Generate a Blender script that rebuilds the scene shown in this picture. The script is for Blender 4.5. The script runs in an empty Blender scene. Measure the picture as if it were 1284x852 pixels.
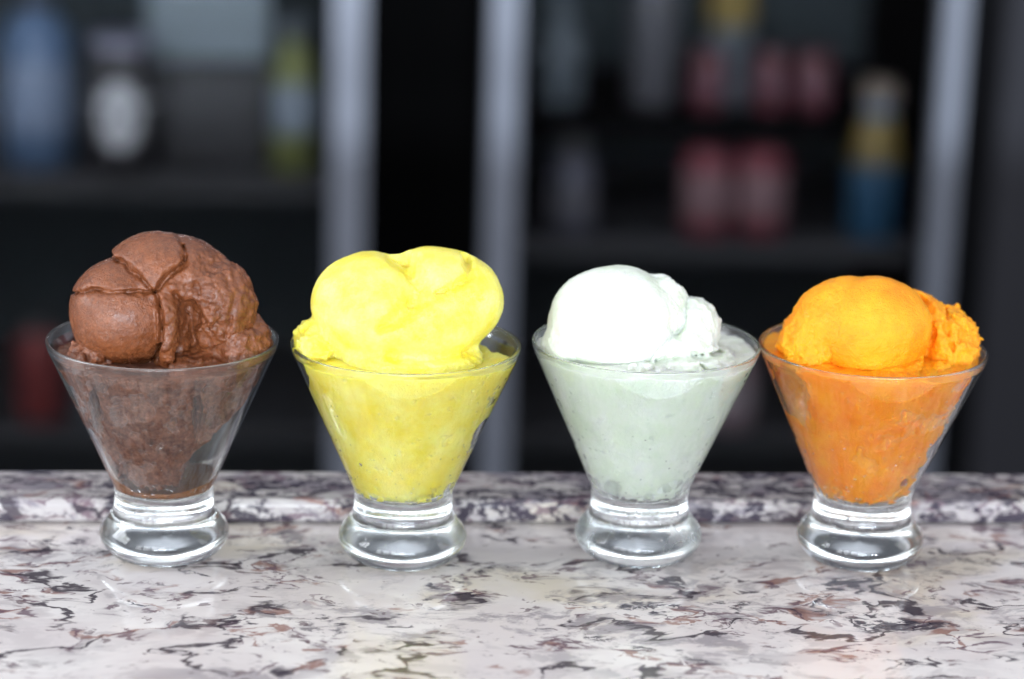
import bpy, bmesh, math, random
import numpy as np
from mathutils import Matrix, Vector

# ------------------------------------------------------------------ camera, world, lamps, exposure
sc = bpy.context.scene
COL = sc.collection
S = 0.00036                                     # one modelling unit = 0.36 mm

cam_d = bpy.data.cameras.new("camera")
cam = bpy.data.objects.new("camera", cam_d); COL.objects.link(cam)
cam_d.sensor_width = 36; cam_d.lens = 89.1
cam_d.clip_start = 0.05; cam_d.clip_end = 50
yaw, pitch, roll = math.radians(4.7), math.radians(15.495), math.radians(1.663)
f = Vector((math.sin(yaw) * math.cos(pitch), math.cos(yaw) * math.cos(pitch), -math.sin(pitch)))
r0 = Vector((math.cos(yaw), -math.sin(yaw), 0)); u0 = r0.cross(f)
r1 = r0 * math.cos(roll) + u0 * math.sin(roll); u1 = -r0 * math.sin(roll) + u0 * math.cos(roll)
M = Matrix((r1, u1, -f)).transposed().to_4x4(); M.translation = Vector((-0.09, -1.09, 0.4091))
cam.matrix_world = M
cam_d.dof.use_dof = True
cam_d.dof.focus_distance = 1.105
cam_d.dof.aperture_fstop = 4.0
cam_d.dof.aperture_blades = 0
sc.camera = cam

w = bpy.data.worlds.new("World"); sc.world = w; w.use_nodes = True
w.node_tree.nodes["Background"].inputs[0].default_value = (0.80, 0.86, 1.0, 1)
w.node_tree.nodes["Background"].inputs[1].default_value = 0.50

def area(name, loc, target, sx, sy, power, color):
    l = bpy.data.lights.new(name, 'AREA'); l.shape = 'RECTANGLE'; l.size = sx; l.size_y = sy
    l.energy = power; l.color = color
    o = bpy.data.objects.new(name, l); COL.objects.link(o); o.location = loc
    d = Vector(target) - Vector(loc)
    o.rotation_euler = d.to_track_quat('-Z', 'Y').to_euler()
    return o
# daylight through four window panes behind the camera's left shoulder
for i in range(4):
    area("window_light", (-1.75 + 0.52 * i, -1.75 - 0.22 * i, 0.46), (0, 0, 0.1), 0.40, 1.15, 6.0, (0.95, 0.97, 1.0))
for i in range(5):
    area("side_pane_light", (-2.1, -0.62 + 0.27 * i, 0.98), (0, 0, 0.1), 0.17, 0.80, 5.0, (0.93, 0.96, 1.0))
area("ceiling_light", (0.15, 0.35, 1.9), (0.05, 0.02, 0), 1.8, 1.0, 5, (1.0, 0.97, 0.93))
area("side_window_light", (2.4, -0.4, 0.9), (0, 0, 0.1), 0.9, 1.2, 7, (1.0, 0.97, 0.94))
# added low strip lamp behind the camera, cut off by the bar top further down the coolers
area("low_strip_light", (0.35, -6.5, 0.82), (0.35, 2.3, -0.20), 4.4, 0.24, 350, (0.78, 0.88, 1.0))

sc.view_settings.view_transform = 'Standard'; sc.view_settings.look = 'None'
sc.view_settings.exposure = 0.50; sc.view_settings.gamma = 1
sc.view_settings.use_curve_mapping = False
cy = sc.cycles
cy.use_denoising = True
cy.max_bounces = 16; cy.transmission_bounces = 16; cy.glossy_bounces = 6; cy.diffuse_bounces = 4
cy.transparent_max_bounces = 8
cy.caustics_reflective = True; cy.caustics_refractive = True
cy.blur_glossy = 0.6
cy.sample_clamp_indirect = 25
cy.use_adaptive_sampling = False

# ------------------------------------------------------------------ helpers
def tag(o, label=None, cat=None, group=None, kind=None):
    if label: o["label"] = label
    if cat: o["category"] = cat
    if group: o["group"] = group
    if kind: o["kind"] = kind
    return o

def empty(name, loc=(0, 0, 0)):
    o = bpy.data.objects.new(name, None); COL.objects.link(o); o.location = loc
    o.empty_display_size = 0.02
    return o

def link(name, me, mat, parent=None, smooth=True):
    o = bpy.data.objects.new(name, me); COL.objects.link(o)
    if mat: me.materials.append(mat)
    if parent: o.parent = parent
    if smooth: me.polygons.foreach_set("use_smooth", [True] * len(me.polygons))
    return o

def from_np(name, V, F):
    me = bpy.data.meshes.new(name)
    me.vertices.add(len(V)); me.vertices.foreach_set("co", np.asarray(V, np.float32).ravel())
    n = F.shape[1]
    me.loops.add(F.size); me.loops.foreach_set("vertex_index", F.astype(np.int32).ravel())
    me.polygons.add(len(F))
    me.polygons.foreach_set("loop_start", np.arange(0, F.size, n, dtype=np.int32))
    me.update(calc_edges=True); me.validate()
    return me

def lathe(name, prof, n, mat, parent, closed=False, scale=S, loc=(0, 0, 0), smooth=True):
    """profile list of (r, z); r = 0 ends become a pole"""
    V, F = [], []
    bm = bmesh.new(); rings = []
    for r, z in prof:
        if r <= 1e-6:
            rings.append([bm.verts.new((0, 0, z * scale))])
        else:
            rings.append([bm.verts.new((r * scale * math.cos(2 * math.pi * k / n), r * scale * math.sin(2 * math.pi * k / n), z * scale)) for k in range(n)])
    pairs = list(zip(rings[:-1], rings[1:]))
    if closed: pairs.append((rings[-1], rings[0]))
    for a, b in pairs:
        for k in range(n):
            k2 = (k + 1) % n
            if len(a) == 1 and len(b) == 1: continue
            if len(a) == 1: bm.faces.new((a[0], b[k], b[k2]))
            elif len(b) == 1: bm.faces.new((a[k], b[0], a[k2])[::-1][::-1])
            else: bm.faces.new((a[k], b[k], b[k2], a[k2]))
    me = bpy.data.meshes.new(name)
    bm.to_mesh(me); bm.free()
    o = link(name, me, mat, parent, smooth); o.location = loc
    return o

def box(name, x0, x1, y0, y1, z0, z1, mat, parent=None, bevel=0.002, seg=2):
    bm = bmesh.new()
    bmesh.ops.create_cube(bm, size=1)
    for v in bm.verts:
        v.co = Vector(((x0 + x1) / 2 + v.co.x * (x1 - x0), (y0 + y1) / 2 + v.co.y * (y1 - y0), (z0 + z1) / 2 + v.co.z * (z1 - z0)))
    if bevel: bmesh.ops.bevel(bm, geom=bm.edges[:], offset=bevel, segments=seg, affect='EDGES', profile=0.5)
    me = bpy.data.meshes.new(name); bm.to_mesh(me); bm.free()
    return link(name, me, mat, parent, smooth=False)

# ------------------------------------------------------------------ materials
def mat_new(name):
    m = bpy.data.materials.new(name); m.use_nodes = True
    nt = m.node_tree; b = nt.nodes["Principled BSDF"]
    return m, nt, b
def N(nt, t, **kw):
    n = nt.nodes.new(t)
    for k, v in kw.items():
        if k in n.inputs: n.inputs[k].default_value = v
        else: setattr(n, k, v)
    return n
def noise(nt, vec, scale, detail=4, rough=0.55, dist=0.0):
    n = N(nt, "ShaderNodeTexNoise"); n.inputs["Scale"].default_value = scale; n.inputs["Detail"].default_value = detail
    n.inputs["Roughness"].default_value = rough; n.inputs["Distortion"].default_value = dist
    nt.links.new(vec, n.inputs["Vector"]); return n.outputs["Fac"]
def mrange(nt, val, a, b, c=0.0, d=1.0, smooth=True):
    n = N(nt, "ShaderNodeMapRange"); n.interpolation_type = 'SMOOTHSTEP' if smooth else 'LINEAR'
    nt.links.new(val, n.inputs["Value"])
    for k, v in zip(("From Min", "From Max", "To Min", "To Max"), (a, b, c, d)): n.inputs[k].default_value = v
    return n.outputs["Result"]
def math_(nt, op, a, b=None):
    n = N(nt, "ShaderNodeMath"); n.operation = op
    for i, x in enumerate((a, b)):
        if x is None: continue
        if isinstance(x, (int, float)): n.inputs[i].default_value = x
        else: nt.links.new(x, n.inputs[i])
    return n.outputs[0]
def mix(nt, fac, a, b):
    n = N(nt, "ShaderNodeMix"); n.data_type = 'RGBA'
    if isinstance(fac, (int, float)): n.inputs[0].default_value = fac
    else: nt.links.new(fac, n.inputs[0])
    for s_, x in ((6, a), (7, b)):
        if isinstance(x, tuple): n.inputs[s_].default_value = (*x, 1)
        else: nt.links.new(x, n.inputs[s_])
    return n.outputs[2]
def bump(nt, b, h, strength=0.3, dist=0.001):
    n = N(nt, "ShaderNodeBump"); n.inputs["Strength"].default_value = strength; n.inputs["Distance"].default_value = dist
    nt.links.new(h, n.inputs["Height"]); nt.links.new(n.outputs[0], b.inputs["Normal"])
def objco(nt, scale=(1, 1, 1), loc=(0, 0, 0), rot=(0, 0, 0)):
    t = N(nt, "ShaderNodeTexCoord"); m = N(nt, "ShaderNodeMapping")
    m.inputs["Scale"].default_value = scale; m.inputs["Location"].default_value = loc; m.inputs["Rotation"].default_value = rot
    nt.links.new(t.outputs["Object"], m.inputs["Vector"]); return m.outputs[0]

def plain(name, col, rough=0.5, metal=0.0, var=0.06, vs=20):
    m, nt, b = mat_new(name)
    c = objco(nt); n = noise(nt, c, vs, 3)
    lo = tuple(max(0, x * (1 - var * 2)) for x in col); hi = tuple(min(1, x * (1 + var * 2)) for x in col)
    nt.links.new(mix(nt, n, lo, hi), b.inputs["Base Color"])
    b.inputs["Roughness"].default_value = rough; b.inputs["Metallic"].default_value = metal
    return m

def granite(name, dark=0.0, loc=(0, 0, 0)):
    m, nt, b = mat_new(name)
    co = objco(nt, (0.62, 1.0, 1.0), loc, (0, 0, math.radians(-7)))
    def warp(vec, sc_, amt, det=4):                      # bend the coordinates so the veins wander
        wn = N(nt, "ShaderNodeTexNoise"); wn.inputs["Scale"].default_value = sc_; wn.inputs["Detail"].default_value = det
        nt.links.new(vec, wn.inputs["Vector"])
        sub = N(nt, "ShaderNodeVectorMath"); sub.operation = 'SUBTRACT'; nt.links.new(wn.outputs["Color"], sub.inputs[0]); sub.inputs[1].default_value = (.5, .5, .5)
        scl = N(nt, "ShaderNodeVectorMath"); scl.operation = 'SCALE'; nt.links.new(sub.outputs[0], scl.inputs[0]); scl.inputs["Scale"].default_value = amt
        add = N(nt, "ShaderNodeVectorMath"); nt.links.new(vec, add.inputs[0]); nt.links.new(scl.outputs[0], add.inputs[1])
        return add.outputs[0]
    p = warp(warp(co, 22, 0.032, 3), 110, 0.009, 5)
    M_ = lambda a, b_: math_(nt, 'MULTIPLY', a, b_)
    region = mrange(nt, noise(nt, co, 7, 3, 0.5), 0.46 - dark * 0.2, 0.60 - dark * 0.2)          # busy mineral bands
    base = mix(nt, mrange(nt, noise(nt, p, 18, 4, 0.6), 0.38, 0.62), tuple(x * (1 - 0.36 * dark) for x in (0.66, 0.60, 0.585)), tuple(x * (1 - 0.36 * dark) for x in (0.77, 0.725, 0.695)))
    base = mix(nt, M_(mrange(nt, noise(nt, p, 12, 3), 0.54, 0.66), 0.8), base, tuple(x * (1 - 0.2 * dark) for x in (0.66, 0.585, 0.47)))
    lav = mrange(nt, noise(nt, p, 52, 6, 0.68), 0.49, 0.60)
    base = mix(nt, M_(lav, math_(nt, 'ADD', M_(region, 0.55), 0.16 + dark * 0.6)), base, (0.24, 0.215, 0.235))
    def vein(scale, width, t0, t1, ms, det=6):
        a = math_(nt, 'ABSOLUTE', math_(nt, 'SUBTRACT', noise(nt, p, scale, det, 0.5), 0.5))
        wv = noise(nt, p, 55, 3, 0.6)                   # width swells and thins along the vein
        a2 = math_(nt, 'DIVIDE', a, math_(nt, 'ADD', M_(mrange(nt, wv, 0.35, 0.7), 1.6), 0.25))
        return M_(mrange(nt, a2, width, width * 0.3), mrange(nt, noise(nt, p, ms, 3, 0.6), t0, t1))
    soft = vein(22, 0.05, 0.46, 0.60, 34)
    base = mix(nt, M_(soft, 0.35), base, (0.30, 0.245, 0.255))
    rust = vein(28, 0.030, 0.53, 0.61, 34)
    base = mix(nt, M_(rust, 0.75), base, (0.25, 0.10, 0.07))
    v2 = vein(44, 0.024, 0.50 - dark * .10, 0.57 - dark * .10, 34)
    base = mix(nt, M_(v2, 0.8), base, (0.13, 0.075, 0.10))
    v1 = vein(23, 0.019, 0.48 - dark * .06, 0.54 - dark * .06, 28)
    base = mix(nt, M_(v1, 0.92), base, (0.05, 0.038, 0.05))
    clus = M_(mrange(nt, noise(nt, p, 42, 4, 0.6), 0.55 - dark * .12, 0.63 - dark * .12), math_(nt, 'ADD', M_(region, 0.75), 0.25))
    blk = M_(mrange(nt, noise(nt, warp(co, 60, 0.02), 150, 6, 0.72), 0.48, 0.54), clus)
    base = mix(nt, M_(blk, 0.95), base, (0.035, 0.028, 0.045))
    fleck = M_(mrange(nt, noise(nt, p, 150, 3, 0.6), 0.62, 0.68), 0.7)
    base = mix(nt, fleck, base, (0.12, 0.075, 0.085))
    nt.links.new(base, b.inputs["Base Color"])
    nt.links.new(mrange(nt, noise(nt, co, 120, 3), 0.3, 0.7, 0.035, 0.10), b.inputs["Roughness"])
    b.inputs["IOR"].default_value = 1.5
    bump(nt, b, noise(nt, co, 60, 4), 0.04, 0.0005)
    return m

def glass_mat(name, frost=0.0, seed=0):
    m, nt, b = mat_new(name)
    nt.nodes.remove(b)
    g = N(nt, "ShaderNodeBsdfGlass"); g.inputs["IOR"].default_value = 1.5
    g.inputs["Color"].default_value = (0.985, 0.995, 0.99, 1)
    co = objco(nt, loc=(seed, seed * 2, 0))
    n1 = noise(nt, co, 60, 4, 0.6)
    sep = N(nt, "ShaderNodeSeparateXYZ"); nt.links.new(objco(nt), sep.inputs[0])
    hm = mrange(nt, sep.outputs[2], 0.098, 0.035, 0.2, 1.6)
    fr = math_(nt, 'MULTIPLY', math_(nt, 'MULTIPLY', mrange(nt, n1, 0.42, 0.66), hm), frost)
    nt.links.new(math_(nt, 'ADD', fr, mrange(nt, sep.outputs[2], 0.036, 0.020, 0.0, 0.085)), g.inputs["Roughness"])
    bn = N(nt, "ShaderNodeBump"); bn.inputs["Strength"].default_value = 0.10; bn.inputs["Distance"].default_value = 0.0008
    nt.links.new(noise(nt, co, 35, 2), bn.inputs["Height"]); nt.links.new(bn.outputs[0], g.inputs["Normal"])
    # milky breath of frost and dried smears, patchy, mostly low on the bowl
    df = N(nt, "ShaderNodeBsdfDiffuse"); df.inputs["Color"].default_value = (0.86, 0.88, 0.88, 1)
    tl = N(nt, "ShaderNodeBsdfTranslucent"); tl.inputs["Color"].default_value = (0.86, 0.88, 0.88, 1)
    m1 = N(nt, "ShaderNodeMixShader"); m1.inputs[0].default_value = 0.55; nt.links.new(df.outputs[0], m1.inputs[1]); nt.links.new(tl.outputs[0], m1.inputs[2])
    fk = math_(nt, 'MULTIPLY', mrange(nt, noise(nt, objco(nt, (1, 1, 0.6), (seed * 3.1, 0, seed)), 38, 5, 0.65), 0.46, 0.72, 0.12, 1.0), mrange(nt, sep.outputs[2], 0.10, 0.035, 0.25, 1.0))
    m2 = N(nt, "ShaderNodeMixShader"); nt.links.new(math_(nt, 'MULTIPLY', fk, frost * 1.9), m2.inputs[0])
    nt.links.new(g.outputs[0], m2.inputs[1]); nt.links.new(m1.outputs[0], m2.inputs[2])
    nt.links.new(m2.outputs[0], nt.nodes["Material Output"].inputs[0])
    return m

def ice_mat(name, c_lo, c_hi, sss, rad, rough, fine=0.35, coarse=0.25, spec=0.5, seed=0, fs=1000, sscale=0.004, wn=(0.4, 0.6)):
    m, nt, b = mat_new(name)
    co = objco(nt, loc=(seed, 0, seed))
    n = noise(nt, co, 70, 5, 0.6); n2 = noise(nt, co, 450, 4, 0.6)
    fac = mrange(nt, math_(nt, 'ADD', math_(nt, 'MULTIPLY', n, wn[0]), math_(nt, 'MULTIPLY', n2, wn[1])), 0.26, 0.74)
    nt.links.new(mix(nt, fac, c_lo, c_hi), b.inputs["Base Color"])
    b.inputs["Subsurface Weight"].default_value = sss
    b.inputs["Subsurface Radius"].default_value = rad
    b.inputs["Subsurface Scale"].default_value = sscale
    b.inputs["IOR"].default_value = 1.35
    b.inputs["Specular IOR Level"].default_value = spec
    nt.links.new(mrange(nt, noise(nt, co, 240, 3), 0.4, 0.65, rough[0], rough[1]), b.inputs["Roughness"])
    fine_n = noise(nt, co, fs, 3, 0.7); mid_n = noise(nt, co, fs * 0.27, 4, 0.6)
    h = math_(nt, 'ADD', math_(nt, 'MULTIPLY', fine_n, fine), math_(nt, 'MULTIPLY', mid_n, coarse))
    bump(nt, b, h, 1.0, 0.0022)
    return m

M_gran = granite("granite_top")
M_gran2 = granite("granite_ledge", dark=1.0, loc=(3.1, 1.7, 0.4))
CHOC_LO, CHOC_HI = (0.11, 0.030, 0.009), (0.27, 0.086, 0.030)
M_choc = ice_mat("chocolate_ice", CHOC_LO, CHOC_HI, 0.12, (1, .45, .25), (0.16, 0.40), 0.26, 0.16, 0.9, seed=1)
_cb = M_choc.node_tree.nodes["Principled BSDF"]
_cb.inputs["Coat Weight"].default_value = 0.22; _cb.inputs["Coat Roughness"].default_value = 0.22; _cb.inputs["Coat IOR"].default_value = 1.4
M_choc2 = ice_mat("chocolate_ice_rough", (0.08, 0.026, 0.014), (0.34, 0.145, 0.085), 0.1, (1, .45, .25), (0.35, 0.6), 0.7, 0.8, 0.5, seed=2, fs=1100)
M_melt = ice_mat("chocolate_melt", (0.17, 0.055, 0.012), (0.30, 0.11, 0.03), 0.1, (1, .45, .25), (0.12, 0.2), 0.02, 0.05, 0.7, seed=3)
M_lem = ice_mat("lemon_ice", (0.86, 0.71, 0.035), (0.91, 0.85, 0.25), 0.75, (1, .8, .15), (0.35, 0.55), 0.30, 0.34, 0.5, seed=4, sscale=0.007, wn=(0.85, 0.15))
M_lime = ice_mat("lime_ice", (0.70, 0.77, 0.61), (0.80, 0.82, 0.75), 0.7, (.9, 1, .7), (0.35, 0.55), 0.30, 0.36, 0.5, seed=5, sscale=0.007, wn=(0.85, 0.15))
M_ora = ice_mat("orange_ice", (0.90, 0.26, 0.004), (0.95, 0.40, 0.012), 0.5, (1, .4, .05), (0.28, 0.5), 0.34, 0.36, 0.55, seed=6, sscale=0.007, wn=(0.85, 0.15))

# ------------------------------------------------------------------ implicit surfaces for the frozen scoops
_TAB = np.random.default_rng(7).uniform(-1, 1, 1 << 18).astype(np.float32)      # 64 x 64 x 64 lattice of random values
def vnoise(P, scale, seed, octaves=3, gain=0.5):
    out = np.zeros(len(P), np.float32); amp, tot = 1.0, 0
    for o in range(octaves):
        q = (P / scale + (31.7 * o + 7.13 * seed)).astype(np.float32)
        i = np.floor(q).astype(np.int32); fr = q - i; fr = fr * fr * (3 - 2 * fr)
        x0, y0, z0 = i[:, 0] & 63, i[:, 1] & 63, i[:, 2] & 63
        x1, y1, z1 = ((x0 + 1) & 63) << 12, ((y0 + 1) & 63) << 6, (z0 + 1) & 63
        x0 <<= 12; y0 <<= 6
        fx, fy, fz = fr[:, 0], fr[:, 1], fr[:, 2]
        T = _TAB
        c00 = T[x0 + y0 + z0] * (1 - fx) + T[x1 + y0 + z0] * fx
        c10 = T[x0 + y1 + z0] * (1 - fx) + T[x1 + y1 + z0] * fx
        c01 = T[x0 + y0 + z1] * (1 - fx) + T[x1 + y0 + z1] * fx
        c11 = T[x0 + y1 + z1] * (1 - fx) + T[x1 + y1 + z1] * fx
        out += amp * ((c00 * (1 - fy) + c10 * fy) * (1 - fz) + (c01 * (1 - fy) + c11 * fy) * fz)
        tot += amp; amp *= gain; scale *= 0.5
    return out / tot

def surface_nets(D, lo, h):
    nx, ny, nz = D.shape
    inside = D < 0
    c = np.zeros((nx - 1, ny - 1, nz - 1), np.uint8)
    for dx in (0, 1):
        for dy in (0, 1):
            for dz in (0, 1): c += inside[dx:nx - 1 + dx, dy:ny - 1 + dy, dz:nz - 1 + dz]
    act = (c > 0) & (c < 8)
    I = np.argwhere(act); idx = -np.ones(act.shape, np.int64); idx[act] = np.arange(len(I))
    corners = {(a, b, d): D[I[:, 0] + a, I[:, 1] + b, I[:, 2] + d] for a in (0, 1) for b in (0, 1) for d in (0, 1)}
    acc = np.zeros((len(I), 3), np.float32); cnt = np.zeros(len(I), np.float32)
    ks = list(corners)
    for p in ks:
        for ax in range(3):
            if p[ax]: continue
            q = list(p); q[ax] = 1; q = tuple(q)
            a, b = corners[p], corners[q]; m = (a < 0) != (b < 0)
            t = np.where(m, a / np.where(m, a - b, 1), 0)
            pos = np.tile(np.array(p, np.float32), (len(I), 1)); pos[:, ax] = t
            acc += pos * m[:, None]; cnt += m
    V = (I + acc / cnt[:, None]) * h + lo
    F = []
    for ax in range(3):
        sl0 = [slice(None)] * 3; sl1 = [slice(None)] * 3
        sl0[ax] = slice(0, -1); sl1[ax] = slice(1, None)
        A, B = inside[tuple(sl0)], inside[tuple(sl1)]
        E = np.argwhere(A != B)
        o1, o2 = (ax + 1) % 3, (ax + 2) % 3
        ok = (E[:, o1] > 0) & (E[:, o2] > 0) & (E[:, o1] < D.shape[o1] - 1) & (E[:, o2] < D.shape[o2] - 1)
        E = E[ok]
        fl = A[E[:, 0], E[:, 1], E[:, 2]]
        def g(a, b):
            q = E.copy(); q[:, o1] -= a; q[:, o2] -= b; return idx[q[:, 0], q[:, 1], q[:, 2]]
        q = np.stack([g(1, 1), g(0, 1), g(0, 0), g(1, 0)], 1)
        q[~fl] = q[~fl][:, ::-1]
        F.append(q)
    return V, np.concatenate(F)

COSV, SINV, LEAN = 0.964, 0.267, 0.029
class Local:
    """positions on a serving: x to the right and y down from the rim's centre as one looks at it, v = depth behind the glass axis"""
    def __init__(s, cx, cyr): s.cx, s.cy = cx, cyr
    def p(s, x, y, v):
        wz = 280 + (s.cy - y - SINV * v) / COSV
        return (x - s.cx - (wz - 280) * LEAN, v, wz)

def smin(a, b, k):
    hh = np.clip(0.5 + 0.5 * (b - a) / k, 0, 1)
    return b * (1 - hh) + a * hh - k * hh * (1 - hh)

def cone_sdf(P, gap=1.2, over=True):
    r = np.hypot(P[:, 0], P[:, 1]); z = P[:, 2]
    d = (r - (np.where(z > 92, 57.4 + (z - 92) * 0.4562, 57.4 - (92 - z) * 1.5)) + gap) * 0.913
    if over: d = d - np.clip(z - 279, 0, None) * 7
    return np.maximum(d, 84.5 - z)

def build_ice(name, L, prims, mat, parent, lo, hi, h=1.7, grooves=(), cuts=(), patches=(), band=20, seed=0, cone=True, cgap=1.2, k=5, extra=None):
    """prims: (x, y, v, rx, rz, rv, roughness[, tilt_deg]); returns one watertight mesh"""
    xs = np.arange(lo[0], hi[0], h, dtype=np.float32); ys = np.arange(lo[1], hi[1], h, dtype=np.float32); zs = np.arange(lo[2], hi[2], h, dtype=np.float32)
    G = np.stack(np.meshgrid(xs, ys, zs, indexing='ij'), -1); shp = G.shape[:3]; P = G.reshape(-1, 3)
    def field(P, detail):
        D = None; ws = 0; rs = 0
        for pr in prims:
            x, y, v, rx, rz, rv, rg = pr[:7]
            q = P - np.array(L.p(x, y, v), np.float32)
            if len(pr) > 7:
                a = math.radians(pr[7]); qx = q[:, 0] * math.cos(a) + q[:, 2] * math.sin(a); qz = -q[:, 0] * math.sin(a) + q[:, 2] * math.cos(a)
                q = np.stack([qx, q[:, 1], qz], 1)
            R = np.array([rx, rv, rz], np.float32)
            k0 = np.sqrt(((q / R) ** 2).sum(1)); k1 = np.sqrt(((q / (R * R)) ** 2).sum(1)) + 1e-9
            d = k0 * (k0 - 1) / k1
            if detail:
                e = np.exp(-np.clip(d, -30, 60) / 5); ws = ws + e; rs = rs + e * rg
            D = d if D is None else smin(D, d, k)
        if detail:
            rg = rs / ws
            D = D + vnoise(P, 60, seed + 11, 2) * 4.0
            D = D + rg * (vnoise(P, 24, seed, 4, 0.62) * 15) + (0.3 + 2.2 * rg) * vnoise(P, 8, seed + 5, 2, 0.6) * 1.6
            if grooves or patches:
                fm = np.where(P[:, 1] < 12)[0]; Pf = P[fm]
                sx = Pf[:, 0] + L.cx + (Pf[:, 2] - 280) * LEAN + vnoise(Pf, 20, seed + 70, 3, 0.6) * 5.0
                sy = L.cy - (Pf[:, 2] - 280) * COSV - SINV * Pf[:, 1] + vnoise(Pf, 18, seed + 80, 3, 0.6) * 5.0
                add = np.zeros(len(Pf), np.float32)
                for poly, hgt, edge, rg_ in patches:
                    ins = np.zeros(len(Pf), bool); dd = np.full(len(Pf), 1e6, np.float32)
                    for (ax, ay), (bx, by) in zip(poly, poly[1:] + poly[:1]):
                        ex, ey = bx - ax, by - ay
                        t = np.clip(((sx - ax) * ex + (sy - ay) * ey) / (ex * ex + ey * ey), 0, 1)
                        dd = np.minimum(dd, (sx - ax - t * ex) ** 2 + (sy - ay - t * ey) ** 2)
                        if by != ay: ins ^= ((sy < ay) != (sy < by)) & (sx < ax + (sy - ay) * ex / ey)
                    sd = np.sqrt(dd) * np.where(ins, 1, -1)
                    m_ = np.clip(sd / edge + 0.5, 0, 1); m_ = m_ * m_ * (3 - 2 * m_)
                    add -= hgt * m_
                    if rg_: add += m_ * rg_ * (vnoise(Pf, 20, seed + 40, 4, 0.62) * 14 + vnoise(Pf, 7, seed + 44, 2) * 3)
                for pts, wd, dp in grooves:
                    dd = np.full(len(Pf), 1e3, np.float32); n = len(pts)
                    for i in range(n - 1):
                        ax, ay = pts[i]; bx, by = pts[i + 1]; ex, ey = bx - ax, by - ay
                        t = np.clip(((sx - ax) * ex + (sy - ay) * ey) / (ex * ex + ey * ey), 0, 1)
                        tt = (i + t) / (n - 1)
                        s_ = 0.35 + 0.65 * np.sin(np.pi * np.clip(tt, 0.03, 0.97)) ** 0.6
                        dd = np.minimum(dd, np.hypot(sx - ax - t * ex, sy - ay - t * ey) / s_)
                    add += dp * np.exp(-(dd / wd) ** 2) * (1 + 0.7 * vnoise(Pf, 14, seed + 60, 2))
                D[fm] += add
        for (x, y, v, rx, rz, rv, kk) in cuts:
            q = P - np.array(L.p(x, y, v), np.float32); R = np.array([rx, rv, rz], np.float32)
            k0 = np.sqrt(((q / R) ** 2).sum(1)); k1 = np.sqrt(((q / (R * R)) ** 2).sum(1)) + 1e-9
            d = k0 * (k0 - 1) / k1 + (vnoise(P, 16, seed + 33, 3, 0.6) * kk if detail else 0)
            D = -smin(-D, d, 3)
        if extra is not None: D = extra(P, D, detail)
        if cone: D = np.maximum(D, cone_sdf(P, cgap, cgap > 0))
        return D
    D = field(P, False)
    near = np.abs(D) < band
    D2 = D.copy(); D2[near] = field(P[near], True)
    D2 = D2.reshape(shp)
    D2[0] = D2[-1] = 5; D2[:, 0] = D2[:, -1] = 5; D2[:, :, 0] = D2[:, :, -1] = 5
    V, F = surface_nets(D2, np.array(lo, np.float32), h)
    # keep the main body and drop stray crumbs
    n = len(V); lab = np.arange(n)
    for _ in range(400):
        m = lab[F].min(1); new = lab.copy(); np.minimum.at(new, F.ravel(), np.repeat(m, 4)); new = new[new]
        if (new == lab).all(): break
        lab = new
    u, cnt = np.unique(lab, return_counts=True)
    good = np.isin(lab, u[cnt > 900]); keep = good[F].all(1); F = F[keep]
    mp = -np.ones(n, np.int64); mp[good] = np.arange(good.sum()); V = V[good]; F = mp[F]
    me = from_np(name, V * S, F)
    return link(name, me, mat, parent)

# ------------------------------------------------------------------ setting
tag(box("floor", -4, 4, -8, 3.2, -1.10, -1.05, plain("floor_tile", (0.05, 0.048, 0.05), 0.5), bevel=0), kind="structure")
tag(box("back_wall", -4, 4, 3.0, 3.2, -1.05, 1.6, plain("wall_paint", (0.03, 0.03, 0.035), 0.8), bevel=0), kind="structure")

bar = empty("bar_counter", (0, 0, -1.05))
tag(bar, "pale veined granite bar top with a raised ledge along its back, carrying all four glasses", "counter")
def box_in(par, name, x0, x1, y0, y1, z0, z1, mat, bevel=0.002, seg=2):
    o = box(name, x0, x1, y0, y1, z0, z1, mat, par, bevel, seg)
    o.location = -par.location; return o
box_in(bar, "countertop", -1.6, 1.6, -0.62, 0.0960, -0.03, 0.0, M_gran, 0.003, 3)
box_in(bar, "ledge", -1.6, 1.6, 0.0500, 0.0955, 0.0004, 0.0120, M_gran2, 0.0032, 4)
box_in(bar, "cabinet", -1.5, 1.5, -0.36, 0.06, -1.05, -0.031, plain("cabinet_paint", (0.035, 0.03, 0.03), 0.6))

# ------------------------------------------------------------------ glasses
OUT_FOOT = [(0, 10), (18, 9.3), (34, 7), (48, 3.4), (56, 0.8), (61, 0.1), (65, 1.0), (69.5, 4.2), (74.5, 9.5), (78.8, 16), (81, 22), (81.8, 27), (80.8, 32), (77.5, 38.5), (73, 44.5), (68.5, 50), (65, 55.5), (63.2, 61), (62.5, 67), (62.2, 74), (62.2, 80)]
OUT_BOWL = [(62.2, 80), (62.5, 86), (63.6, 92), (67.0, 100), (104.0, 184), (141.3, 269)]
RIM = [(141.3, 269), (142.5, 272.5), (143.6, 276), (144.3, 279), (144.0, 281.2), (142.4, 282.3), (140.4, 281.6), (139.6, 278.5), (139.5, 274.5), (138.6, 270)]

def spline(prof, sub=3):
    """light smoothing of a profile by Chaikin cutting, end points kept"""
    P = [tuple(p) for p in prof]
    for _ in range(sub):
        Q = [P[0]]
        for a, b in zip(P[:-1], P[1:]):
            Q += [(a[0] * .75 + b[0] * .25, a[1] * .75 + b[1] * .25), (a[0] * .25 + b[0] * .75, a[1] * .25 + b[1] * .75)]
        Q.append(P[-1]); P = Q
    return P

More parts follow.
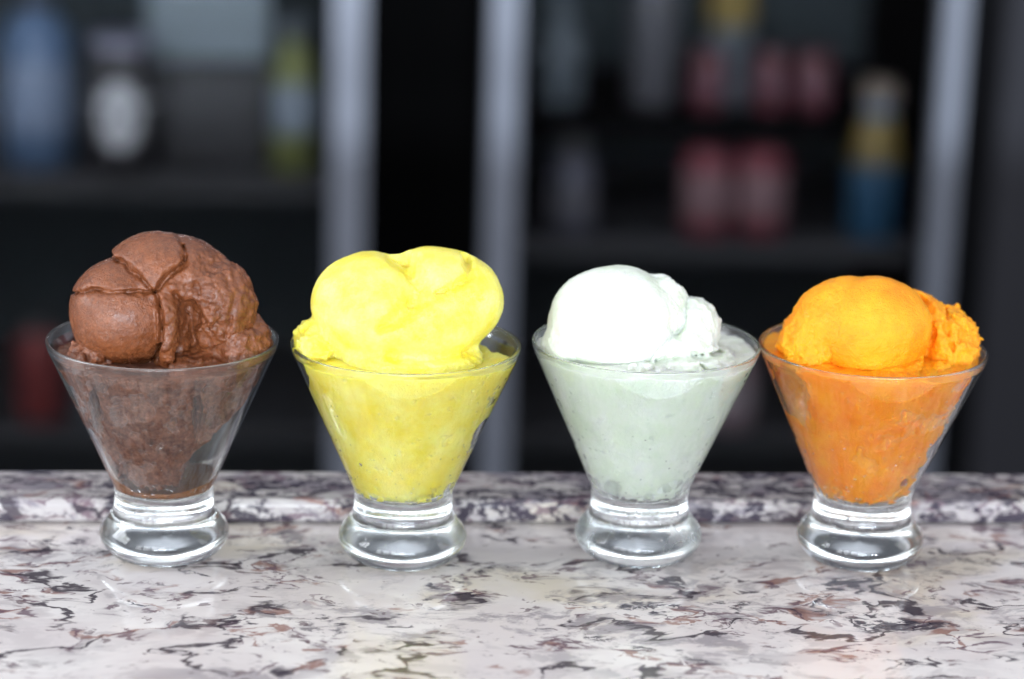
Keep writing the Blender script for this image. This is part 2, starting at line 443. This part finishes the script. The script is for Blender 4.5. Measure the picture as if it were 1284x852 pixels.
def make_glass(loc, label, gmat, drops, seed):
    g = empty("dessert_glass", loc)
    tag(g, label, "glass", "flared footed dessert glasses in a row on the bar")
    n = 160
    lathe("foot", spline(OUT_FOOT, 2), n, gmat, g)
    # bowl: outer wall up to the rim, inner wall and floor (open where rim and foot join it)
    bm = bmesh.new()
    def strip(prof, flip):
        rings = []
        for r, z in prof:
            rings.append([bm.verts.new((0, 0, z * S))] if r < 1e-6 else [bm.verts.new((r * S * math.cos(2 * math.pi * k / n), r * S * math.sin(2 * math.pi * k / n), z * S)) for k in range(n)])
        for a, b in zip(rings[:-1], rings[1:]):
            for k in range(n):
                k2 = (k + 1) % n
                fs = (a[0], b[k], b[k2]) if len(a) == 1 else (a[k], b[k], b[k2], a[k2])
                bm.faces.new(fs if flip else fs[::-1])
    strip(spline(OUT_BOWL, 1), False)
    inner = spline([(0, 81), (26, 81.2), (42, 82.5), (51, 86), (56.5, 91.5), (61.5, 101), (99.4, 184), (138.6, 270)], 1)
    strip(inner, True)
    me = bpy.data.meshes.new("bowl"); bm.to_mesh(me); bm.free()
    link("bowl", me, gmat, g)
    lathe("rim", spline(RIM, 1), n, M_rim, g)
    for ch in g.children:
        if ch.name.startswith("foot") or ch.name.startswith("rim"):
            me = ch.data
            # outward normals: lathe winds r,z upward outside -> check and flip
            bm = bmesh.new(); bm.from_mesh(me)
            fz = max(bm.faces, key=lambda q: q.calc_center_median().xy.length)
            if fz.normal.xy.dot(fz.calc_center_median().xy) < 0: bmesh.ops.reverse_faces(bm, faces=bm.faces[:])
            bm.to_mesh(me); bm.free()
            me.polygons.foreach_set("use_smooth", [True] * len(me.polygons))
    # fine beads of condensation on the outside
    rnd = random.Random(seed); bm = bmesh.new()
    prof = OUT_FOOT[10:] + OUT_BOWL[1:-1] + [(141.0, 268)]
    for _ in range(drops):
        z = (40 + 60 * rnd.random()) if rnd.random() < 0.6 else (60 + 150 * rnd.random() ** 2)
        for a, b in zip(prof[:-1], prof[1:]):
            if a[1] <= z <= b[1]: break
        t = (z - a[1]) / max(1e-6, b[1] - a[1]); r = a[0] + (b[0] - a[0]) * t
        nr, nz = (b[1] - a[1]), -(b[0] - a[0]); ln = math.hypot(nr, nz); nr /= ln; nz /= ln
        th = rnd.uniform(math.pi, 2 * math.pi)
        rad = rnd.choice((0.5, 0.7, 0.8, 1.0, 1.3)) * rnd.uniform(0.8, 1.2)
        if rnd.random() < 0.05: rad *= 1.6
        no = Vector((nr * math.cos(th), nr * math.sin(th), nz))
        ce = Vector((r * math.cos(th), r * math.sin(th), z)) + no * 0.12
        q = no.to_track_quat('Z', 'Y')
        N8 = 8; rings = []
        for hh, rr in ((0.0, 1.0), (0.32, 0.82), (0.5, 0.45)):
            rings.append([bm.verts.new((ce + q @ Vector((rad * rr * math.cos(2 * math.pi * k / N8), rad * rr * math.sin(2 * math.pi * k / N8), rad * hh))) * S) for k in range(N8)])
        top = bm.verts.new((ce + no * rad * 0.58) * S); bot = bm.verts.new(ce * S)
        for a_, b_ in zip(rings[:-1], rings[1:]):
            for k in range(N8): bm.faces.new((a_[k], a_[(k + 1) % N8], b_[(k + 1) % N8], b_[k]))
        for k in range(N8):
            bm.faces.new((rings[-1][k], rings[-1][(k + 1) % N8], top)); bm.faces.new((rings[0][(k + 1) % N8], rings[0][k], bot))
    me = bpy.data.meshes.new("condensation"); bm.to_mesh(me); bm.free()
    tag(link("condensation", me, M_water, g), kind="stuff")
    return g

M_rim = glass_mat('glass_rim', 0.0, 9)
_gn = [q for q in M_rim.node_tree.nodes if q.type == 'BSDF_GLASS'][0]
for _l in list(_gn.inputs['Roughness'].links): M_rim.node_tree.links.remove(_l)
_gn.inputs['Roughness'].default_value = 0.16
M_water, _nt, _b = mat_new("water")
_nt.nodes.remove(_b); _g = N(_nt, "ShaderNodeBsdfGlass"); _g.inputs["IOR"].default_value = 1.33; _g.inputs["Roughness"].default_value = 0.02
_nt.links.new(_g.outputs[0], _nt.nodes["Material Output"].inputs[0])

GL = [(-0.1565, 0.0143, 0.0003), (-0.0475, 0.0088, 0.0003), (0.0620, 0.0129, 0.0003), (0.1656, 0.0081, 0.0003)]
make_glass(GL[0], "clear footed glass holding the brown chocolate ice cream, leftmost on the granite", glass_mat("glass_a", 0.05, 1), 200, 1)
make_glass(GL[1], "clear footed glass holding the bright yellow lemon sorbet", glass_mat("glass_b", 0.10, 2), 220, 2)
make_glass(GL[2], "frosted clear footed glass holding the white lime sorbet", glass_mat("glass_c", 0.14, 3), 320, 3)
make_glass(GL[3], "clear footed glass holding the orange sorbet, rightmost on the granite", glass_mat("glass_d", 0.045, 4), 260, 4)

# ------------------------------------------------------------------ frozen servings
GRP = "frozen dessert servings"
def serving(i, label, cat):
    o = empty("ice_cream" if i == 0 else "sorbet", GL[i]); tag(o, label, cat); return o

def lower_fill(top, noise_amp, seed, voids=(), L=None, gap=-0.9, wedge=None, floor=None, sc_=22, hollow=0.1):
    def fn(P, D, detail):
        d = P[:, 2] - top
        if wedge is not None:                # (u0, z0, slope, least): the mass falls short of the glass on its right
            u0, z0, sl, least = wedge
            e = (P[:, 0] - np.maximum(least, u0 + (P[:, 2] - z0) * sl)) * 0.8
            if detail: e = e + vnoise(P, 24, seed + 51, 4, 0.62) * 9
            d = np.maximum(d, e)
        if floor is not None:
            e = floor - P[:, 2]
            if detail: e = e + vnoise(P, 20, seed + 57, 3, 0.6) * 9
            d = np.maximum(d, e)
        c = cone_sdf(P, gap, False)
        if detail:
            d = d + vnoise(P, 50, seed, 2) * 6 + vnoise(P, sc_, seed + 3, 4, 0.6) * noise_amp
            # surface texture where the mass presses on the glass: hollows and folds
            n1 = vnoise(P, sc_ * 1.5, seed + 9, 4, 0.62)
            c = c + np.clip((n1 - hollow + 1.0 * np.clip((120 - P[:, 2]) / 34, 0, 1) * (vnoise(P, 8, seed + 21, 2) > 0.08)) * noise_amp * 4, 0, None) + np.clip(vnoise(P, 7, seed + 17, 2) - 0.38, 0, None) * 6
        for (x, y, v, rx, rz, rv, kk) in voids:
            q = P - np.array(L.p(x, y, v), np.float32); R = np.array([rx, rv, rz], np.float32)
            k0 = np.sqrt(((q / R) ** 2).sum(1)); k1 = np.sqrt(((q / (R * R)) ** 2).sum(1)) + 1e-9
            e = k0 * (k0 - 1) / k1 + (vnoise(P, 18, seed + 33, 3, 0.6) * kk * 2 if detail else 0)
            d = -smin(-d, e, 4)
        return np.maximum(d, c)
    return fn

BL, BH = (-140, -130, 82), (140, 130, 306)
# 1 chocolate
L1 = Local(205, 427)
s1 = serving(0, "brown chocolate ice cream, cracked folded scoop heaped above the rim", "ice cream")
build_ice("top_scoop", L1, [
    (162, 394, -14, 71, 68, 72, 0.05), (216, 352, 2, 80, 54, 72, 0.10), (273, 386, -10, 49, 60, 62, 0.35),
    (215, 392, 22, 92, 78, 72, 0.1), (214, 418, -66, 15, 46, 22, 0.4)],
    M_choc, s1, (-135, -110, 215), (135, 115, 425), seed=21, k=3,
    patches=[([(138, 318), (166, 333), (186, 350), (203, 371), (214, 352), (236, 334), (240, 322), (222, 296), (170, 280)], 5.5, 4.5, 0),
             ([(212, 366), (240, 336), (262, 318), (292, 330), (300, 370), (286, 418), (262, 440), (236, 436), (238, 400)], 0, 14, 0.7),
             ([(206, 368), (222, 376), (234, 400), (232, 440), (214, 470), (192, 470), (212, 430), (213, 395)], 4, 6, 0.35)],
    grooves=[([(90, 374), (128, 369), (165, 371), (203, 370)], 3, 8), ([(203, 371), (216, 352), (238, 333), (234, 312)], 4, 12), ([(146, 326), (168, 336), (186, 353), (203, 371)], 3, 8),
             ([(205, 370), (212, 395), (210, 428), (194, 462)], 3, 10),
             ([(293, 322), (302, 365), (284, 425)], 4, 4),
             ([(226, 372), (240, 395), (245, 430), (236, 452)], 5, 12)],
    cuts=[(243, 404, -70, 15, 25, 40, 8)])
build_ice("side_scoop", L1, [(296, 436, -8, 44, 46, 60, 0.7), (250, 455, -20, 60, 26, 70, 0.8), (122, 452, -30, 36, 26, 40, 0.9)],
    M_choc, s1, (-135, -120, 215), (150, 120, 345), seed=25, k=4)
_o = build_ice("lower_scoop", L1, [(205, 480, 0, 400, 400, 400, 1)], M_choc2, s1, BL, BH, cgap=-0.9, band=15, seed=31,
    extra=lambda P, D, det, fn=lower_fill(262, 7, 31, [(250, 520, -95, 7, 40, 24, 4), (128, 520, -80, 8, 40, 30, 4)], L1, wedge=(38, 150, 0.86, 24), floor=104, hollow=0.0): fn(P, D, det))
build_ice("melted_pool", L1, [(205, 480, 0, 400, 400, 400, 1)], M_melt, s1, BL, (140, 130, 130), seed=36,
    extra=lambda P, D, det: np.maximum(P[:, 2] - 97 - (0.16 * P[:, 0] ** 2 / 60 * (P[:, 0] > 0) + 0.5 * np.clip(-P[:, 0] - 30, 0, None)), cone_sdf(P, -0.9, False)), cgap=-0.9)
# 2 lemon
L2 = Local(509, 436)
s2 = serving(1, "bright yellow lemon sorbet in two smooth swirled lobes above the rim", "sorbet")
build_ice("top_scoop", L2, [
    (466, 392, -14, 76, 68, 74, 0.03), (548, 380, -2, 84, 63, 74, 0.04), (520, 405, -20, 90, 50, 78, 0.05), (512, 452, -26, 92, 22, 84, 0.35), (398, 432, -14, 27, 27, 50, 0.8)],
    M_lem, s2, (-150, -115, 225), (140, 110, 425), seed=41, k=12,
    grooves=[([(488, 318), (512, 340), (526, 362), (516, 392), (480, 418)], 13, 18), ([(583, 326), (588, 352), (566, 366), (545, 372)], 7, 13),
             ([(525, 362), (545, 374), (600, 378)], 10, 6)])
_o = build_ice("lower_scoop", L2, [(509, 480, 0, 400, 400, 400, 1)], M_lem, s2, BL, BH, cgap=-0.9, band=15, seed=45,
    extra=lambda P, D, det, fn=lower_fill(272, 3.2, 45, [(630, 446, 45, 34, 26, 62, 3), (376, 480, -20, 14, 40, 60, 3), (598, 556, -20, 14, 40, 60, 3)], L2, sc_=30, hollow=.4): fn(P, D, det))
# 3 lime
L3 = Local(809, 430)
s3 = serving(2, "white lime sorbet with a smooth ball and ragged lump at its right", "sorbet")
build_ice("top_scoop", L3, [
    (765, 404, -12, 82, 72, 76, 0.06), (822, 396, 2, 42, 52, 54, 0.6), (706, 432, -10, 30, 40, 50, 0.5)],
    M_lime, s3, (-140, -115, 225), (140, 110, 425), seed=51, k=5)
build_ice("side_scoop", L3, [(862, 414, 4, 44, 42, 50, 0.45), (836, 432, -16, 50, 34, 62, 0.5), (860, 452, -24, 66, 24, 74, 0.6), (780, 462, -40, 80, 20, 70, 0.8)],
    M_lime, s3, (-140, -130, 225), (140, 110, 370), seed=53, k=5,
    grooves=[([(850, 368), (848, 395), (840, 425), (822, 446)], 7, 18), ([(812, 452), (850, 444), (880, 446), (902, 440)], 5, 13), ([(868, 456), (880, 464), (896, 468)], 3, 8)])
_o = build_ice("lower_scoop", L3, [(809, 480, 0, 400, 400, 400, 1)], M_lime, s3, BL, BH, cgap=-0.9, band=15, seed=55,
    extra=lambda P, D, det, fn=lower_fill(272, 3.6, 55, [(765, 612, -48, 12, 16, 24, 5), (862, 612, -44, 14, 18, 24, 5)], L3, sc_=26, hollow=.36): fn(P, D, det))
# 4 orange
L4 = Local(1095, 435)
s4 = serving(3, "deep orange sorbet, round ball pressed into a ragged wider mass", "sorbet")
build_ice("top_scoop", L4, [(1084, 412, -36, 74, 68, 66, 0.05)], M_ora, s4, (-120, -125, 225), (120, 60, 400), seed=61, k=3)
build_ice("side_scoop", L4, [
    (1108, 412, 12, 96, 56, 78, 0.3), (1064, 404, -24, 76, 57, 62, 0.10), (1180, 428, 4, 50, 50, 62, 0.85), (1010, 432, -16, 36, 44, 58, 0.7), (1110, 458, -30, 100, 22, 84, 0.5)],
    M_ora, s4, (-140, -130, 225), (150, 115, 400), seed=63, k=6,
    grooves=[([(1142, 358), (1160, 380), (1163, 415), (1156, 445), (1136, 470)], 6, 15), ([(1188, 385), (1178, 410), (1186, 440)], 4, 10), ([(1190, 395), (1200, 412), (1192, 430)], 4, 6)])
_o = build_ice("lower_scoop", L4, [(1095, 480, 0, 400, 400, 400, 1)], M_ora, s4, BL, BH, cgap=-0.9, band=15, seed=65,
    extra=lambda P, D, det, fn=lower_fill(274, 4.0, 65, [(978, 505, -60, 22, 50, 60, 4), (1100, 598, -54, 9, 8, 12, 2), (1124, 596, -50, 8, 12, 14, 2), (1142, 580, -44, 8, 10, 14, 2)], L4, wedge=(50, 120, 0.36, 42), sc_=26): fn(P, D, det))

# ------------------------------------------------------------------ coolers behind the bar
M_steel = plain("brushed_steel", (0.26, 0.28, 0.33), 0.5, 0.2)
M_black = plain("black_liner", (0.002, 0.002, 0.0022), 0.9)
M_black.node_tree.nodes["Principled BSDF"].inputs["Specular IOR Level"].default_value = 0.05
M_liner = plain("grey_liner", (0.04, 0.055, 0.065), 0.8)
M_wall2 = plain("charcoal_panel", (0.026, 0.026, 0.032), 0.85)
M_pane = mat_new("pane_glass")[0]
_nt = M_pane.node_tree; _nt.nodes.remove(_nt.nodes["Principled BSDF"])
_g = N(_nt, "ShaderNodeBsdfGlass"); _g.inputs["IOR"].default_value = 1.45; _nt.links.new(_g.outputs[0], _nt.nodes["Material Output"].inputs[0])
M_shelf = plain("shelf_grey", (0.05, 0.052, 0.06), 0.6)

def cooler(name, label, x0, x1, stile_l, stile_r, shelves):
    c = empty(name, ((x0 + x1) / 2, 2.6, -1.05)); tag(c, label, "cooler", "glass door coolers behind the bar")
    yb = 2.86
    box_in(c, "back_panel", x0, x1, yb - 0.02, yb, -1.0, 0.45, M_liner)
    box_in(c, "side_panel", x0, x0 + 0.02, 2.34, yb - 0.021, -1.0, 0.45, M_black)
    box_in(c, "side_panel", x1 - 0.02, x1, 2.34, yb - 0.021, -1.0, 0.45, M_black)
    box_in(c, "plinth", x0, x1, 2.34, yb, -1.05, -1.001, M_black)
    box_in(c, "lid", x0, x1, 2.34, yb, 0.451, 0.50, M_black)
    d = box_in(c, "door", x0, x0 + stile_l, 2.285, 2.335, -0.99, 0.44, M_steel, 0.004)
    bm = bmesh.new(); bm.from_mesh(d.data)
    def addb(a0, a1, z0, z1):
        r = bmesh.ops.create_cube(bm, size=1)
        for v in r["verts"]: v.co = Vector(((a0 + a1) / 2 + v.co.x * (a1 - a0), 2.31 + v.co.y * 0.046, (z0 + z1) / 2 + v.co.z * (z1 - z0)))
    addb(x1 - stile_r, x1, -0.99, 0.44); addb(x0 + stile_l + .001, x1 - stile_r - .001, 0.37, 0.44); addb(x0 + stile_l + .001, x1 - stile_r - .001, -0.99, -0.90)
    bm.to_mesh(d.data); bm.free()
    p = box("pane", x0 + stile_l + 0.001, x1 - stile_r - 0.001, 2.308, 2.314, -0.899, 0.369, M_pane, d, 0)
    for z0, z1, y0, mt in shelves:
        box_in(c, "shelf", x0 + 0.021, x1 - 0.021, y0, yb - 0.022, z0, z1, mt)
    return c
cooler("cooler", "steel framed glass door cooler behind the bar, left of the black gap", -0.95, -0.020, 0.06, 0.044, [(-0.352, -0.318, 2.36, M_shelf), (-0.72, -0.70, 2.40, M_shelf)])
cooler("cooler", "steel framed glass door cooler behind the bar, right of the black gap", 0.148, 0.797, 0.040, 0.030, [(-0.262, -0.236, 2.44, M_black), (-0.432, -0.404, 2.36, M_shelf), (-0.72, -0.70, 2.40, M_shelf)])
tag(box("wall_panel", -0.0195, 0.1475, 2.42, 2.46, -1.05, 0.5, M_black), "black upright filler panel between the two coolers", "panel")
tag(box("wall_panel", 0.856, 1.9, 2.30, 2.36, -1.05, 0.5, M_wall2), "charcoal wall panel right of the right cooler", "panel")

def item(name, label, cat, x, y, z, prof, bands, group=None, n=28):
    """bottle or can: closed lathe body in metres, then label bands round it"""
    e = empty(name, (x, y, z)); tag(e, label, cat, group)
    for nm, pr, mt in [("body", prof, bands[0])] + bands[1]:
        o = lathe(nm, pr, n, mt, e, scale=1.0)
        bm = bmesh.new(); bm.from_mesh(o.data); bmesh.ops.recalc_face_normals(bm, faces=bm.faces[:]); bm.to_mesh(o.data); bm.free()
    return e
def bottle_prof(r, h, rn, hb): return [(0, 0), (r * .9, 0), (r, 0.004), (r, hb * .92), (r * .93, hb), (rn * 1.25, hb + (h - hb) * .35), (rn, hb + (h - hb) * .55), (rn, h - 0.012), (0, h - 0.012)]
def can_prof(r, h): return [(0, 0.003), (r * .75, 0.003), (r * .82, 0), (r, 0.009), (r, h - 0.013), (r * .84, h - 0.002), (r * .82, h), (r * .78, h - 0.003), (0, h - 0.003)]
def band(r, z0, z1): return [(r + .0006, z0), (r + .0008, z0 + .001), (r + .0008, z1 - .001), (r + .0006, z1)]
def cap(rn, h): return [(rn * 1.15, h - 0.03), (rn * 1.2, h - 0.028), (rn * 1.2, h - 0.001), (rn, h), (0, h)]
C = lambda n_, c, r=0.45: plain(n_, c, r)
white, red, blue, yel, grn = C("label_white", (.48, .49, .52)), C("label_red", (.45, .06, .08)), C("label_blue", (.025, .10, .20)), C("label_yellow", (.20, .14, .03)), C("label_green", (.17, .19, .06))
pblue, pink, slate, dk, teal, lav = C("plastic_blue", (.09, .15, .26)), C("label_pink", (.62, .30, .33)), C("plastic_slate", (.09, .11, .13)), C("plastic_dark", (.03, .03, .035)), C("carton_teal", (.15, .19, .22)), C("plastic_lavender", (.11, .115, .16))
ls = -0.318
item("bottle", "blurred light blue bottle at the left edge on the left cooler's shelf", "bottle", -0.470, 2.42, ls, bottle_prof(.050, .25, .02, .19), (pblue, [("label", band(.050, .05, .15), C("label_pale_blue", (.17, .22, .32))), ("cap", cap(.02, .25), dk)]))
item("jar", "blurred black jar with an oval white label in the left cooler", "jar", -0.352, 2.385, ls, bottle_prof(.052, .19, .035, .16), (dk, [("label", band(.052, .10, .105), white), ("cap", cap(.035, .19), C("cap_lavender", (.20, .20, .27)))]))
# the oval label wraps the front of the jar
bm = bmesh.new(); ce = bm.verts.new((0, -.0535, .085)); ring_ = []
for k in range(24):
    a = 2 * math.pi * k / 24; lx, lz = .030 * math.cos(a), .047 * math.sin(a); ph = lx / .0535
    ring_.append(bm.verts.new((.0535 * math.sin(ph), -.0535 * math.cos(ph), .085 + lz)))
for k in range(24): bm.faces.new((ce, ring_[k], ring_[(k + 1) % 24]))
me = bpy.data.meshes.new("oval_label"); bm.to_mesh(me); bm.free()
jar = [o for o in bpy.data.objects if o.name == "jar"][0]
link("oval_label", me, white, jar)
item("bottle", "blurred bottle with a yellow green neck beside the left cooler's frame", "bottle", -0.116, 2.40, ls, bottle_prof(.031, .215, .014, .145), (grn, [("label", band(.031, .055, .125), C("label_ice", (.20, .24, .29))), ("cap", cap(.014, .215), slate)]))
cr = empty("carton", (-0.235, 2.48, ls)); tag(cr, "blurred pale teal carton standing high in the left cooler", "carton")
def cbox(par, nm, x0, x1, y0, y1, z0, z1, mt):
    return box(nm, x0, x1, y0, y1, z0, z1, mt, par, 0.003)
cbox(cr, "body", -.085, .085, -.05, .05, .148, .34, teal)
cbox(cr, "base", -.085, .085, -.05, .05, 0, .146, dk)
us = -0.236
item("bottle", "blurred grey blue bottle on the right cooler's upper shelf beside the left stile", "bottle", 0.262, 2.50, us, bottle_prof(.034, .16, .013, .10), (slate, [("cap", cap(.013, .16), slate)]))
item("bottle", "blurred pale grey bottle standing tall on the right cooler's upper shelf", "bottle", 0.395, 2.50, us, bottle_prof(.034, .24, .013, .19), (C("plastic_grey", (.09, .09, .105)), [("cap", cap(.013, .24), slate)]))
item("bottle", "blurred bottle with a yellow label at the top of the right cooler", "bottle", 0.505, 2.50, us, bottle_prof(.034, .26, .015, .20), (slate, [("label", band(.034, .12, .185), yel), ("cap", cap(.015, .26), yel)]))
for x, lb in ((0.470, "first dark red can from the left on the right cooler's upper shelf"), (0.560, "dark red can between two others on the right cooler's upper shelf"), (0.622, "rightmost dark red can on the right cooler's upper shelf")):
    item("can", "blurred " + lb, "can", x, 2.46, us, can_prof(.027, .088), (C("can_dark_red", (.09, .02, .03)), [("band", band(.027, .03, .05), C("can_mauve", (.13, .06, .08)))]), "drink cans in the right cooler")
ms = -0.404
item("bottle", "blurred small lavender grey bottle alone on the right cooler's middle shelf", "bottle", 0.277, 2.42, ms, bottle_prof(.033, .135, .02, .09), (lav, [("label", band(.033, .02, .07), C("label_grey", (.15, .15, .18))), ("cap", cap(.02, .135), dk)]))
for x, lb in ((0.468, "left can of the pink and white pair"), (0.545, "right can of the pink and white pair")):
    item("can", "blurred " + lb, "can", x, 2.40, ms, can_prof(.035, .122), (C("can_red", (.22, .04, .06)), [("label", band(.035, .03, .095), C("label_rose", (.30, .18, .20)))]), "drink cans in the right cooler")
item("bottle", "blurred blue bottle with a yellow band under a pale cap in the right cooler", "bottle", 0.706, 2.40, ms, bottle_prof(.036, .225, .022, .115), (blue, [("band", band(.036, .108, .118), yel), ("shoulder", [(.034, .119), (.031, .14), (.026, .165), (.0235, .175)], yel), ("cap", cap(.022, .225), C("cap_tan", (.20, .16, .13)))]))
lo_s = -0.70
item("bottle", "blurred dark red bottle on the lowest shelf of the left cooler", "bottle", -0.478, 2.46, lo_s, bottle_prof(.034, .15, .02, .12), (C("plastic_maroon", (.22, .03, .03)), [("cap", cap(.02, .15), dk)]))
item("bottle", "blurred grey bottle on the lowest shelf of the left cooler", "bottle", -0.40, 2.44, lo_s, bottle_prof(.028, .08, .014, .055), (slate, [("cap", cap(.014, .08), dk)]))
item("can", "blurred pinkish grey can on the lowest shelf of the right cooler", "can", 0.525, 2.44, lo_s, can_prof(.034, .11), (C("can_dusty", (.34, .24, .27)), [("band", band(.034, .03, .07), C("can_dusty_pale", (.40, .34, .37)))]), "drink cans in the right cooler")
